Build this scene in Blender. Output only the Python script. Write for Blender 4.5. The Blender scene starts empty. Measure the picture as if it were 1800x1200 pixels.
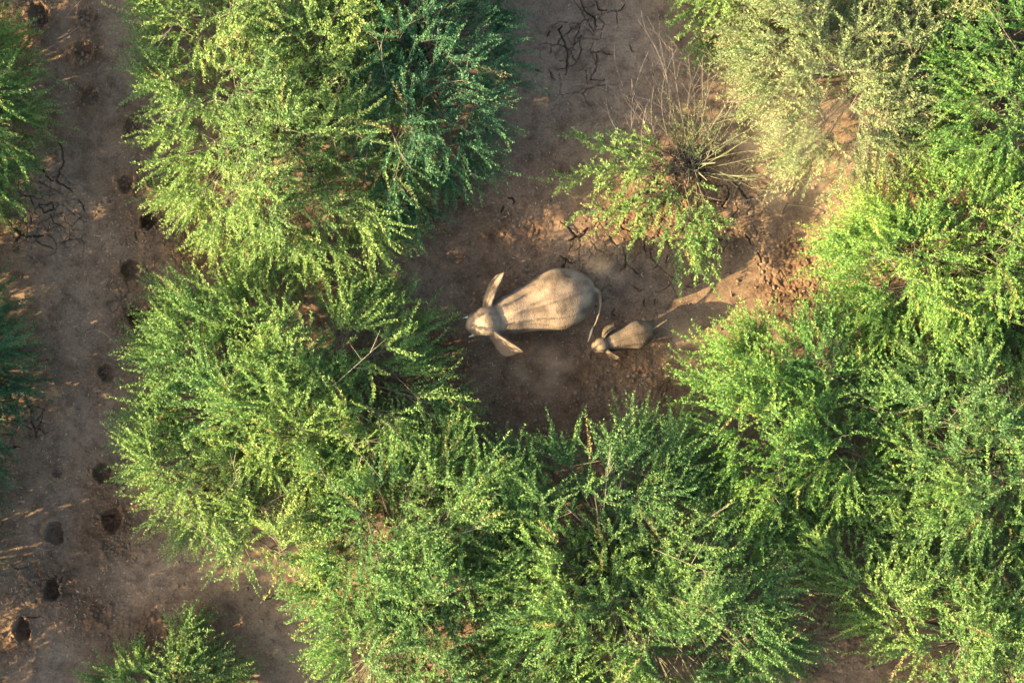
import bpy, bmesh, math
import numpy as np
from mathutils import Vector, Matrix

rng = np.random.default_rng(7)
R = math.radians
SC = bpy.context.scene
COL = SC.collection

# ------------------------------------------------------------------ camera, sky, sun, exposure
ALT = 60.0            # camera height above the ground (m)
PPM = 56.25           # photograph pixels per metre on the ground
cam = bpy.data.cameras.new('camera')
cam.sensor_width = 36.0
cam.lens = 36.0 * ALT / (1800 / PPM)
cam.clip_start = 0.5
cam.clip_end = 3000
cam_o = bpy.data.objects.new('camera', cam)
cam_o.location = (0, 0, ALT)
COL.objects.link(cam_o)
SC.camera = cam_o

SUN_EL, SUN_TRAVEL = 21.0, 15.0      # light travels towards +X and a little +Y
world = bpy.data.worlds.new('World')
SC.world = world
world.use_nodes = True
wn = world.node_tree.nodes
sky = wn.new('ShaderNodeTexSky')
sky.sky_type = 'NISHITA'
sky.sun_disc = False
sky.sun_elevation = R(SUN_EL)
sky.sun_rotation = R(90 - (SUN_TRAVEL + 180))
sky.dust_density = 4.0
wn['Background'].inputs['Strength'].default_value = 0.098
world.node_tree.links.new(sky.outputs[0], wn['Background'].inputs['Color'])

sun = bpy.data.lights.new('sun', 'SUN')
sun.energy = 5.0
sun.angle = R(0.55)
sun.color = (1.0, 0.775, 0.46)
sun_o = bpy.data.objects.new('sun', sun)
d = Vector((math.cos(R(SUN_TRAVEL)) * math.cos(R(SUN_EL)), math.sin(R(SUN_TRAVEL)) * math.cos(R(SUN_EL)), -math.sin(R(SUN_EL))))
sun_o.rotation_euler = d.to_track_quat('-Z', 'Y').to_euler()
sun_o.location = (-20, -8, 20)
COL.objects.link(sun_o)

SC.view_settings.view_transform = 'Standard'
SC.view_settings.look = 'None'
SC.view_settings.gamma = 1.0
SC.view_settings.exposure = 2.55
SC.render.engine = 'CYCLES'
SC.cycles.max_bounces = 6
SC.cycles.diffuse_bounces = 3
SC.cycles.transmission_bounces = 3
SC.cycles.volume_bounces = 1
SC.cycles.use_denoising = True


def at(px, py, z=0.0):
    """A photograph pixel to the world point at height z."""
    k = (ALT - z) / (ALT * PPM)
    return ((px - 900) * k, (600 - py) * k, z)


def at_many(pts, z):
    p = np.asarray(pts, float)
    k = (ALT - z) / (ALT * PPM)
    return np.stack([(p[:, 0] - 900) * k, (600 - p[:, 1]) * k], 1)


# ------------------------------------------------------------------ noise
_T = np.random.default_rng(99).random((8, 256, 256)).astype(np.float32)


def vnoise(x, y, s=0):
    xi = np.floor(x).astype(np.int64); yi = np.floor(y).astype(np.int64)
    fx = x - xi; fy = y - yi
    fx = fx * fx * (3 - 2 * fx); fy = fy * fy * (3 - 2 * fy)
    t = _T[s % 8]
    a = t[xi & 255, yi & 255]; b = t[(xi + 1) & 255, yi & 255]
    c = t[xi & 255, (yi + 1) & 255]; e = t[(xi + 1) & 255, (yi + 1) & 255]
    return (a * (1 - fx) + b * fx) * (1 - fy) + (c * (1 - fx) + e * fx) * fy


def fbm(x, y, s=0, o=4):
    v = 0.0; a = 0.5; n = 0.0
    for i in range(o):
        v = v + a * vnoise(x * 2 ** i + 17.3 * i, y * 2 ** i - 9.1 * i, s + i)
        n += a; a *= 0.5
    return v / n


def worley(x, y, seed=0):
    """F1, F2 distances and the id of the nearest cell on a jittered unit lattice."""
    r = np.random.default_rng(seed); jx = r.random((64, 64)); jy = r.random((64, 64))
    xi = np.floor(x).astype(int); yi = np.floor(y).astype(int)
    f1 = np.full(x.shape, 9.0); f2 = np.full(x.shape, 9.0); idn = np.zeros(x.shape)
    for dx in (-1, 0, 1):
        for dy in (-1, 0, 1):
            a = (xi + dx) & 63; b = (yi + dy) & 63
            dd = np.hypot(xi + dx + jx[a, b] - x, yi + dy + jy[a, b] - y)
            cl = dd < f1
            f2 = np.where(cl, f1, np.minimum(f2, dd))
            idn = np.where(cl, jx[a, b], idn)
            f1 = np.where(cl, dd, f1)
    return f1, f2, idn


# ------------------------------------------------------------------ materials
def new_mat(name):
    m = bpy.data.materials.new(name); m.use_nodes = True
    nt = m.node_tree
    return m, nt, nt.nodes, nt.links, nt.nodes['Principled BSDF']


def ramp(nodes, stops):
    r = nodes.new('ShaderNodeValToRGB')
    e = r.color_ramp.elements
    while len(e) < len(stops):
        e.new(0.5)
    for el, (p, c) in zip(e, stops):
        el.position = p; el.color = (*c, 1)
    return r


def leaf_material(name, dark, mid, light, dry, transl=0.36):
    m, nt, nd, lk, pr = new_mat(name)
    at1 = nd.new('ShaderNodeAttribute'); at1.attribute_name = 'tint'
    at2 = nd.new('ShaderNodeAttribute'); at2.attribute_name = 'dry'
    rp = ramp(nd, [(0.0, dark), (0.5, mid), (1.0, light)])
    lk.new(at1.outputs['Fac'], rp.inputs[0])
    mx = nd.new('ShaderNodeMix'); mx.data_type = 'RGBA'
    mx.inputs[7].default_value = (*dry, 1)
    lk.new(at2.outputs['Fac'], mx.inputs[0]); lk.new(rp.outputs[0], mx.inputs[6])
    lk.new(mx.outputs[2], pr.inputs['Base Color'])
    pr.inputs['Roughness'].default_value = 0.55
    pr.inputs['Specular IOR Level'].default_value = 0.3
    tr = nd.new('ShaderNodeBsdfTranslucent')
    hs = nd.new('ShaderNodeHueSaturation'); hs.inputs['Saturation'].default_value = 1.1; hs.inputs['Value'].default_value = 1.25
    lk.new(mx.outputs[2], hs.inputs['Color']); lk.new(hs.outputs[0], tr.inputs['Color'])
    ms = nd.new('ShaderNodeMixShader'); ms.inputs[0].default_value = transl
    lk.new(pr.outputs[0], ms.inputs[1]); lk.new(tr.outputs[0], ms.inputs[2])
    lk.new(ms.outputs[0], nd['Material Output'].inputs['Surface'])
    return m


LEAF = {
    'green': leaf_material('leaf_green', (0.05, 0.125, 0.046), (0.112, 0.225, 0.06), (0.245, 0.345, 0.082), (0.30, 0.25, 0.09)),
    'pale': leaf_material('leaf_pale', (0.082, 0.16, 0.056), (0.162, 0.27, 0.073), (0.285, 0.37, 0.098), (0.33, 0.26, 0.10)),
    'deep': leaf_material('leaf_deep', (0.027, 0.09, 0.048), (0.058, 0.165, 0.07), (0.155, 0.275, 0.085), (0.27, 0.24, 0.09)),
    'vivid': leaf_material('leaf_vivid', (0.052, 0.135, 0.04), (0.12, 0.25, 0.053), (0.26, 0.375, 0.073), (0.32, 0.30, 0.08)),
    'dusty': leaf_material('leaf_dusty', (0.12, 0.165, 0.076), (0.19, 0.25, 0.10), (0.28, 0.33, 0.13), (0.34, 0.28, 0.15)),
}


def bark_material(name, c1, c2):
    m, nt, nd, lk, pr = new_mat(name)
    tc = nd.new('ShaderNodeTexCoord')
    nz = nd.new('ShaderNodeTexNoise'); nz.inputs['Scale'].default_value = 14
    lk.new(tc.outputs['Object'], nz.inputs['Vector'])
    rp = ramp(nd, [(0.3, c1), (0.7, c2)])
    lk.new(nz.outputs['Fac'], rp.inputs[0]); lk.new(rp.outputs[0], pr.inputs['Base Color'])
    pr.inputs['Roughness'].default_value = 0.85
    return m


BARK = bark_material('bark_brown', (0.065, 0.06, 0.034), (0.12, 0.11, 0.06))
BARK_PALE = bark_material('bark_pale', (0.30, 0.25, 0.17), (0.42, 0.37, 0.27))
BARK_TWIG = bark_material('bark_twig', (0.13, 0.108, 0.078), (0.24, 0.20, 0.145))
BARK_DARK = bark_material('bark_dark', (0.06, 0.045, 0.035), (0.12, 0.09, 0.07))
BARK_GREEN = bark_material('bark_green', (0.15, 0.17, 0.07), (0.26, 0.27, 0.13))
STRAW = bark_material('straw', (0.34, 0.26, 0.15), (0.45, 0.36, 0.22))


# ------------------------------------------------------------------ mesh helpers
def link(o, parent=None):
    COL.objects.link(o)
    if parent is not None:
        o.parent = parent
    return o


def mesh_np(name, verts, faces_flat, sizes, mat, smooth=False):
    """verts (N,3), flat loop indices and the face sizes -> mesh data."""
    me = bpy.data.meshes.new(name)
    me.vertices.add(len(verts))
    me.vertices.foreach_set('co', np.ascontiguousarray(verts, np.float32).ravel())
    me.loops.add(len(faces_flat))
    me.loops.foreach_set('vertex_index', np.ascontiguousarray(faces_flat, np.int32))
    me.polygons.add(len(sizes))
    st = np.zeros(len(sizes), np.int32); st[1:] = np.cumsum(sizes)[:-1]
    me.polygons.foreach_set('loop_start', st)
    if smooth:
        me.polygons.foreach_set('use_smooth', np.ones(len(sizes), bool))
    me.update(calc_edges=True)
    me.materials.append(mat)
    return me


def empty(name, loc, label=None, cat=None, group=None, rz=0.0):
    o = bpy.data.objects.new(name, None)
    o.location = loc; o.rotation_euler = (0, 0, rz); o.empty_display_size = 0.3
    tag(o, label, cat, group)
    return link(o)


def tag(o, label=None, cat=None, group=None, kind=None):
    if label: o['label'] = label
    if cat: o['category'] = cat
    if group: o['group'] = group
    if kind: o['kind'] = kind
    return o


def norm(v):
    return v / np.maximum(np.linalg.norm(v, axis=-1, keepdims=True), 1e-9)


def tubes(curves, radii, sides):
    """curves (C,K,3), radii (C,K) -> verts, quad indices (open ended thin tubes closed by taper)."""
    C, K, _ = curves.shape
    T = norm(np.gradient(curves, axis=1))
    ref = np.where(np.abs(T[..., 2:3]) > 0.9, np.array([1.0, 0, 0]), np.array([0, 0, 1.0]))
    U = norm(np.cross(T, ref)); V = np.cross(U, T)
    a = np.arange(sides) * 2 * math.pi / sides
    ring = U[:, :, None] * np.cos(a)[None, None, :, None] + V[:, :, None] * np.sin(a)[None, None, :, None]
    v = curves[:, :, None] + ring * radii[:, :, None, None]
    idx = np.arange(C * K * sides).reshape(C, K, sides)
    nx = np.roll(idx, -1, axis=2)
    q = np.stack([idx[:, :-1], nx[:, :-1], nx[:, 1:], idx[:, 1:]], -1).reshape(-1, 4)
    return v.reshape(-1, 3), q


def quads_mesh(name, v, q, mat, smooth=False):
    return mesh_np(name, v, q.ravel(), np.full(len(q), 4, np.int32), mat, smooth)


# ------------------------------------------------------------------ the ground
CRACKS_WIDE = [
    [(1036, 401), (1017, 415), (998, 425)], [(987, 390), (1015, 414)], [(1038, 424), (1049, 435), (1063, 446)],
    [(983, 448), (995, 456), (1007, 462)], [(995, 456), (987, 472), (985, 478)],
    [(1250, 326), (1280, 329), (1280, 350), (1270, 361), (1273, 368)], [(1289, 319), (1304, 336), (1313, 356)],
    [(1233, 271), (1239, 299), (1230, 313), (1226, 333), (1219, 344)],
    [(1092, 435), (1099, 452), (1099, 466), (1086, 479)], [(1313, 412), (1321, 429)],
    [(100, 242), (108, 263), (113, 283), (108, 297), (98, 320), (117, 328), (127, 337)], [(58, 290), (80, 307), (98, 320)],
    [(27, 403), (37, 413), (47, 415), (77, 413)], [(37, 413), (25, 427)], [(47, 710), (55, 723), (52, 737), (65, 762)],
    [(43, 688), (47, 710)], [(3, 777), (13, 787), (37, 787)], [(70, 360), (90, 358), (93, 368), (77, 375), (70, 360)],
    [(137, 353), (147, 363), (149, 373)], [(283, 1080), (293, 1093), (297, 1110), (298, 1130)], [(240, 1148), (250, 1158)],
    [(33, 1083), (43, 1088), (72, 1082)], [(177, 908), (197, 907)], [(277, 498), (290, 500), (303, 508)], [(263, 567), (283, 563), (300, 556)],
    [(990, 43), (983, 53), (990, 73), (1000, 95), (998, 113), (995, 132)], [(1020, 0), (1033, 25), (1047, 33), (1050, 47)],
    [(1043, 0), (1053, 15), (1070, 18)], [(1132, 525), (1134, 542)], [(891, 347), (899, 350), (905, 360)], [(886, 362), (880, 375)],
    [(805, 348), (815, 347), (826, 358)],
]
CRACKS_FINE = [
    [(970, 78), (965, 93)], [(1018, 70), (1020, 87), (1015, 103)], [(1050, 97), (1050, 113), (1040, 140), (1063, 140)],
    [(963, 123), (975, 140)], [(1033, 90), (1060, 92), (1083, 97)], [(1107, 78), (1112, 92)], [(1025, 60), (1018, 70)],
    [(1099, 466), (1120, 480)], [(1235, 353), (1270, 357)], [(1375, 373), (1383, 358)], [(1344, 285), (1352, 305), (1369, 307)],
    [(1284, 412), (1296, 414)], [(1257, 419), (1272, 421)], [(1202, 503), (1213, 506), (1230, 494)], [(1148, 313), (1162, 333)],
    [(1174, 446), (1172, 463)], [(1092, 401), (1109, 407), (1123, 420)], [(1126, 373), (1143, 387)], [(1131, 424), (1134, 441)],
    [(1040, 618), (1039, 631)], [(1076, 533), (1079, 545), (1073, 553), (1084, 556)], [(90, 373), (93, 390), (113, 400)],
    [(55, 380), (52, 400)], [(10, 383), (23, 397)], [(60, 415), (75, 430), (92, 437)], [(125, 403), (123, 420), (110, 432)],
    [(20, 740), (52, 738)], [(33, 613), (43, 623), (55, 617)], [(40, 345), (52, 348), (58, 362)], [(467, 1052), (490, 1040), (508, 1048)],
    [(238, 405), (240, 423)], [(230, 545), (240, 540)], [(96, 1013), (106, 1022), (112, 1015)], [(20, 990), (32, 1000), (52, 1000)],
    [(0, 828), (3, 842)], [(1099, 452), (1086, 444)], [(1110, 500), (1125, 512), (1131, 508)], [(1060, 480), (1072, 490), (1070, 500)],
    [(1195, 60), (1200, 74)], [(1075, 20), (1090, 18), (1098, 8)], [(960, 60), (966, 52)], [(940, 120), (950, 130)],
    [(1330, 440), (1340, 460)], [(1350, 330), (1365, 322)], [(1180, 320), (1190, 345), (1186, 360)], [(1205, 330), (1200, 350)],
]
# footprints: px, py, radius in px, depth in m, filled with crumbs
PITS = [
    (70, 28, 20, 0.20, 1), (148, 92, 17, 0.10, 1), (161, 170, 15, 0.08, 1), (235, 226, 18, 0.14, 1), (223, 323, 15, 0.10, 1), (265, 321, 7, 0.08, 0),
    (262, 388, 15, 0.30, 0), (230, 474, 17, 0.26, 0), (244, 561, 17, 0.34, 0), (188, 655, 15, 0.16, 1), (180, 830, 17, 0.24, 0),
    (197, 914, 19, 0.26, 0), (95, 937, 18, 0.26, 0), (90, 1037, 17, 0.36, 0), (39, 1106, 17, 0.32, 0), (176, 1072, 17, 0.05, 1), (100, 830, 9, 0.05, 1),
    (195, 965, 16, 0.05, 1), (152, 35, 14, 0.05, 1), (55, 1000, 16, 0.03, 0),
]
FINE = [  # regions of open ground that get the dense mesh (px polygons)
    [(-30, -30), (330, -30), (330, 300), (360, 520), (360, 800), (420, 1000), (640, 1030), (640, 1230), (-30, 1230)],
    [(800, -30), (1330, -30), (1480, 240), (1560, 330), (1560, 560), (1330, 640), (1250, 780), (1000, 830), (720, 830), (700, 600), (640, 420), (760, 260), (820, 120)],
    [(1330, 940), (1600, 960), (1640, 1230), (1330, 1230)],
]


NET = ((1090, 470, 105), (1035, 85, 105), (85, 380, 85), (40, 740, 50), (1240, 350, 110), (80, 1040, 60), (245, 530, 60), (295, 1110, 50))


def in_poly(x, y, poly):
    c = np.zeros(x.shape, bool)
    n = len(poly)
    for i in range(n):
        x1, y1 = poly[i]; x2, y2 = poly[(i + 1) % n]
        if y1 == y2:
            continue
        c ^= ((y1 > y) != (y2 > y)) & (x < (x2 - x1) * (y - y1) / (y2 - y1) + x1)
    return c


def clods_h(x, y, scale, seed):
    f1, f2, idn = worley(x / scale, y / scale, seed)
    return np.clip((f2 - f1) * 2.2, 0, 1) * (0.3 + 0.7 * idn)


ROUGH = [  # px centre, radius, strength of broken soil
    (195, 930, 75, 1.0), (180, 850, 45, 0.9), (90, 1040, 70, 0.7), (40, 1120, 50, 0.8), (176, 1080, 60, 0.8), (210, 1100, 45, 0.9), (120, 830, 45, 0.5),
    (250, 400, 60, 0.7), (235, 490, 55, 0.7), (250, 560, 60, 0.8), (190, 660, 45, 0.5), (225, 325, 40, 0.8), (150, 90, 40, 0.9), (160, 170, 32, 0.8),
    (150, 35, 35, 0.8), (75, 30, 40, 0.9), (235, 230, 45, 0.8), (330, 440, 60, 0.9), (870, 380, 130, 0.8), (860, 470, 110, 0.7), (790, 640, 130, 0.9),
    (960, 690, 170, 0.9), (1130, 650, 120, 0.8), (1220, 320, 90, 0.9), (1130, 380, 90, 0.7), (1400, 480, 90, 0.9), (1300, 420, 70, 0.5), (1040, 440, 70, 0.5),
    (250, 1110, 60, 0.8), (400, 1080, 90, 0.4), (1460, 1110, 120, 0.7), (1100, 500, 110, 0.4), (900, 320, 80, 0.5), (1560, 330, 60, 0.7),
]


def rough_mask(x, y):
    m = np.zeros(x.shape)
    for px, py, r, s in ROUGH:
        X, Y, _ = at(px, py)
        m = np.maximum(m, s * np.exp(-((x - X) ** 2 + (y - Y) ** 2) / (r / PPM) ** 2))
    return np.clip(m * (0.55 + 0.9 * fbm(x * 0.9, y * 0.9, 3, 3)), 0, 1)


def ground_height(x, y):
    inside = np.clip(1.6 - np.maximum(np.abs(x) / 19, np.abs(y) / 14), 0, 1)
    h = (fbm(x * 0.22, y * 0.22, 1, 3) - 0.5) * 0.35 * inside
    rm = rough_mask(x, y)
    wx = x + 0.10 * (vnoise(x * 3.1, y * 3.1, 2) - 0.5); wy = y + 0.10 * (vnoise(x * 3.1 + 40, y * 3.1, 5) - 0.5)
    h = h + (fbm(x * 1.3, y * 1.3, 4, 4) - 0.5) * 0.07
    h = h + (fbm(x * 6.0, y * 6.0, 2, 3) - 0.5) * (0.012 + 0.05 * rm)
    # broken crumbs
    h = h + rm * (0.050 * clods_h(wx, wy, 0.22, 5) + 0.026 * clods_h(wx, wy, 0.10, 8))
    # a mound under the half-bare shrub
    X, Y, _ = at(1210, 310)
    h = h + 0.35 * np.exp(-((x - X) ** 2 / 3.2 + (y - Y) ** 2 / 1.4))
    # footprints
    for px, py, r, dep, crumb in PITS:
        X, Y, _ = at(px, py)
        rr = r / PPM
        s = np.where((abs(x - X) < rr * 3.2) & (abs(y - Y) < rr * 3.2))
        if not len(s[0]):
            continue
        lx, ly = x[s] - X, y[s] - Y
        ang = np.arctan2(ly, lx)
        q = np.hypot(lx * 1.12, ly * 0.95) / rr * (1 + 0.08 * np.sin(ang * 2 + px) + 0.07 * np.sin(ang * 3 + py) + 0.05 * np.sin(ang * 7 + px * .3))
        q = q + 0.22 * (fbm((x[s] + y[s]) * 4.2 + px, (x[s] - y[s]) * 4.2, 3, 3) - 0.5)
        bowl = -1.25 * (dep + 0.03) * (1.0 - np.clip((q - 0.40) / 0.66, 0, 1) ** 2.0)
        rim = 0.05 * np.exp(-((q - 1.25) / 0.28) ** 2) * (0.4 + 1.2 * vnoise(x[s] * 5, y[s] * 5, 6))
        cr = np.clip(1.15 - q, 0, 1) * (0.13 if crumb else 0.09) * clods_h(wx[s], wy[s], 0.15, 11)
        h[s] = h[s] + bowl + rim + cr
    # dried-mud cracks
    for group, w0, dep in ((CRACKS_WIDE, 0.015, 0.16), (CRACKS_FINE, 0.011, 0.10)):
        for ci, line in enumerate(group):
            P = np.array([at(a, b)[:2] for a, b in line])
            lo = P.min(0) - 0.3; hi = P.max(0) + 0.3
            s = np.where((x > lo[0]) & (x < hi[0]) & (y > lo[1]) & (y < hi[1]))
            if not len(s[0]):
                continue
            qx = x[s] + 0.16 * (fbm(x[s] * 4.5, y[s] * 4.5, ci, 3) - 0.5)
            qy = y[s] + 0.16 * (fbm(x[s] * 4.5 + 31, y[s] * 4.5 + 7, ci + 3, 3) - 0.5)
            best = np.full(qx.shape, 9.0)
            n = len(P) - 1
            for i in range(n):
                a, b = P[i], P[i + 1]
                ab = b - a
                t = np.clip(((qx - a[0]) * ab[0] + (qy - a[1]) * ab[1]) / (ab @ ab), 0, 1)
                dd = np.hypot(qx - a[0] - t * ab[0], qy - a[1] - t * ab[1])
                u = (i + t) / n
                taper = 0.45 + 0.75 * np.sin(np.pi * np.clip(u, 0.02, 0.98)) ** 0.6
                best = np.minimum(best, dd / (w0 * taper * (0.6 + 0.9 * vnoise(qx * 3, qy * 3, 7))))
            h[s] = h[s] - dep * np.clip(1.45 - best, 0, 1) ** 0.8 + 0.012 * np.exp(-((best - 3) / 1.6) ** 2)
    # hairline crack net in the dried places
    for px, py, r in NET:
        X, Y, _ = at(px, py)
        rr = r / PPM
        s = np.where((abs(x - X) < rr * 1.6) & (abs(y - Y) < rr * 1.6))
        if not len(s[0]):
            continue
        ex = x[s] + 0.22 * (fbm(x[s] * 2.6, y[s] * 2.6, 1, 4) - 0.5); ey = y[s] + 0.22 * (fbm(x[s] * 2.6 + 9, y[s] * 2.6 - 5, 4, 4) - 0.5)
        k = np.clip(1.5 * np.exp(-((x[s] - X) ** 2 + (y[s] - Y) ** 2) / rr ** 2 * 1.3), 0, 1)
        for cs, dp, wd in ((0.85, 0.11, 0.018), (0.36, 0.07, 0.045)):
            f1, f2, _i = worley(ex / cs, ey / cs, 21)
            on = np.clip((fbm(x[s] * 0.9 + cs * 30, y[s] * 0.9, 2, 3) - 0.44) * 9, 0, 1)
            h[s] = h[s] - dp * k * on * np.clip(1.2 - (f2 - f1) / wd, 0, 1)
    return h


GX0, GX1, GY0, GY1, CELL, SUB = -18.0, 18.0, -12.6, 12.6, 0.14, 6


def ground_z(px, py):
    X, Y, _ = at(px, py)
    return float(ground_height(np.array([X]), np.array([Y]))[0])


def build_ground():
    nx = int(round((GX1 - GX0) / CELL)); ny = int(round((GY1 - GY0) / CELL))
    xs = np.linspace(GX0, GX1, nx + 1); ys = np.linspace(GY0, GY1, ny + 1)
    cx = (xs[:-1] + xs[1:]) / 2; cy = (ys[:-1] + ys[1:]) / 2
    CX, CY = np.meshgrid(cx, cy, indexing='ij')
    fine = np.zeros((nx, ny), bool)
    for poly in FINE:
        fine |= in_poly(CX * PPM + 900, 600 - CY * PPM, poly)
    feat = rough_mask(CX, CY) > 0.42
    for px, py, r, dep, cr in PITS:
        X, Y, _ = at(px, py)
        feat |= np.hypot(CX - X, CY - Y) < 1.9 * r / PPM
    for line in CRACKS_WIDE + CRACKS_FINE:
        P = np.array([at(a, b)[:2] for a, b in line])
        for a, b in zip(P[:-1], P[1:]):
            ab = b - a
            t = np.clip(((CX - a[0]) * ab[0] + (CY - a[1]) * ab[1]) / (ab @ ab), 0, 1)
            feat |= np.hypot(CX - a[0] - t * ab[0], CY - a[1] - t * ab[1]) < 0.2
    for px, py, r in NET:
        X, Y, _ = at(px, py)
        feat |= np.hypot(CX - X, CY - Y) < 1.05 * r / PPM
    fine &= feat
    # grow outwards: geometric outer rings keep the sheet going to the horizon
    ext = [2, 6, 14, 40, 120, 400, 1200]
    XS = np.concatenate([[GX0 - e for e in ext[::-1]], xs, [GX1 + e for e in ext]])
    YS = np.concatenate([[GY0 - e for e in ext[::-1]], ys, [GY1 + e for e in ext]])
    off = len(ext)
    NX, NY = len(XS) - 1, len(YS) - 1
    F = np.zeros((NX, NY), bool); F[off:off + nx, off:off + ny] = fine
    # fine lattice indices: coarse corner (i,j) sits at (i*SUB, j*SUB)
    W = NX * SUB + 1; Hh = NY * SUB + 1
    need = np.zeros((W, Hh), bool)
    need[::SUB, ::SUB] = True
    fi, fj = np.where(F)
    for a in range(SUB + 1):
        for b in range(SUB + 1):
            need[fi * SUB + a, fj * SUB + b] = True
    vid = np.full((W, Hh), -1, np.int64)
    gi, gj = np.where(need)
    vid[gi, gj] = np.arange(len(gi))

    def coord(A, g):
        i = np.minimum(g // SUB, len(A) - 2); t = (g - i * SUB) / SUB
        return A[i] * (1 - t) + A[i + 1] * t
    vx = coord(XS, gi); vy = coord(YS, gj)
    vz = ground_height(vx, vy)
    verts = np.stack([vx, vy, vz], 1)
    fq = []
    for a in range(SUB):
        for b in range(SUB):
            i = fi * SUB + a; j = fj * SUB + b
            fq.append(np.stack([vid[i, j], vid[i + 1, j], vid[i + 1, j + 1], vid[i, j + 1]], 1))
    fq = np.concatenate(fq)
    ci, cj = np.where(~F)
    Fp = np.pad(F, 1)
    nb = Fp[ci, cj + 1] | Fp[ci + 2, cj + 1] | Fp[ci + 1, cj] | Fp[ci + 1, cj + 2]
    a, b = ci[~nb] * SUB, cj[~nb] * SUB
    cq = np.stack([vid[a, b], vid[a + SUB, b], vid[a + SUB, b + SUB], vid[a, b + SUB]], 1)
    loops = [fq.ravel(), cq.ravel()]; sizes = [np.full(len(fq) + len(cq), 4, np.int32)]
    extra, es = [], []
    for i, j in zip(ci[nb] * SUB, cj[nb] * SUB):     # coarse cells beside fine ones: polygons that use the shared fine vertices
        ring = [vid[i + k, j] for k in range(SUB)] + [vid[i + SUB, j + k] for k in range(SUB)] + \
               [vid[i + SUB - k, j + SUB] for k in range(SUB)] + [vid[i, j + SUB - k] for k in range(SUB)]
        ring = [r for r in ring if r >= 0]
        extra += ring; es.append(len(ring))
    loops.append(np.array(extra, np.int64)); sizes.append(np.array(es, np.int32))
    me = mesh_np('ground', verts, np.concatenate(loops), np.concatenate(sizes), MUD, True)
    at_ = me.attributes.new('broken', 'FLOAT', 'POINT')
    at_.data.foreach_set('value', rough_mask(vx, vy).astype(np.float32))
    o = link(bpy.data.objects.new('ground', me))
    return tag(o, 'brown cracked mud ground with elephant footprints between the shrubs', kind='structure')


def mud_material():
    m, nt, nd, lk, pr = new_mat('mud')
    tc = nd.new('ShaderNodeTexCoord')

    def nz(scale, det=5, rough=0.6):
        n = nd.new('ShaderNodeTexNoise'); n.inputs['Scale'].default_value = scale
        n.inputs['Detail'].default_value = det; n.inputs['Roughness'].default_value = rough
        lk.new(tc.outputs['Object'], n.inputs['Vector']); return n
    big, mid, small = nz(0.35, 4), nz(2.2, 6), nz(14, 6, 0.75)
    r1 = ramp(nd, [(0.30, (0.135, 0.092, 0.060)), (0.50, (0.192, 0.134, 0.088)), (0.72, (0.258, 0.183, 0.120))])
    lk.new(big.outputs['Fac'], r1.inputs[0])
    r2 = ramp(nd, [(0.34, (0.55, 0.53, 0.51)), (0.5, (1, 1, 1)), (0.68, (1.25, 1.22, 1.16))])
    lk.new(mid.outputs['Fac'], r2.inputs[0])
    m1 = nd.new('ShaderNodeMix'); m1.data_type = 'RGBA'; m1.blend_type = 'MULTIPLY'; m1.inputs[0].default_value = 0.75
    lk.new(r1.outputs[0], m1.inputs[6]); lk.new(r2.outputs[0], m1.inputs[7])
    r3 = ramp(nd, [(0.30, (0.45, 0.43, 0.41)), (0.5, (1, 1, 1)), (0.72, (1.5, 1.48, 1.42))])
    lk.new(small.outputs['Fac'], r3.inputs[0])
    m2 = nd.new('ShaderNodeMix'); m2.data_type = 'RGBA'; m2.blend_type = 'MULTIPLY'; m2.inputs[0].default_value = 0.85
    lk.new(m1.outputs[2], m2.inputs[6]); lk.new(r3.outputs[0], m2.inputs[7])
    # freshly broken soil is a little darker and redder
    ab = nd.new('ShaderNodeAttribute'); ab.attribute_name = 'broken'
    m3 = nd.new('ShaderNodeMix'); m3.data_type = 'RGBA'; m3.blend_type = 'MULTIPLY'
    m3.inputs[7].default_value = (0.72, 0.60, 0.50, 1)
    lk.new(ab.outputs['Fac'], m3.inputs[0]); lk.new(m2.outputs[2], m3.inputs[6])
    lk.new(m3.outputs[2], pr.inputs['Base Color'])
    pr.inputs['Roughness'].default_value = 1.0
    pr.inputs['Specular IOR Level'].default_value = 0.05
    fine = nz(48, 6, 0.75)
    bp = nd.new('ShaderNodeBump'); bp.inputs['Strength'].default_value = 0.55; bp.inputs['Distance'].default_value = 0.03
    ad = nd.new('ShaderNodeMath'); ad.operation = 'ADD'
    mm = nz(9, 5, 0.65)
    lk.new(fine.outputs['Fac'], ad.inputs[0]); lk.new(mm.outputs['Fac'], ad.inputs[1])
    lk.new(ad.outputs[0], bp.inputs['Height']); lk.new(bp.outputs[0], pr.inputs['Normal'])
    return m


MUD = mud_material()
build_ground()

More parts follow.
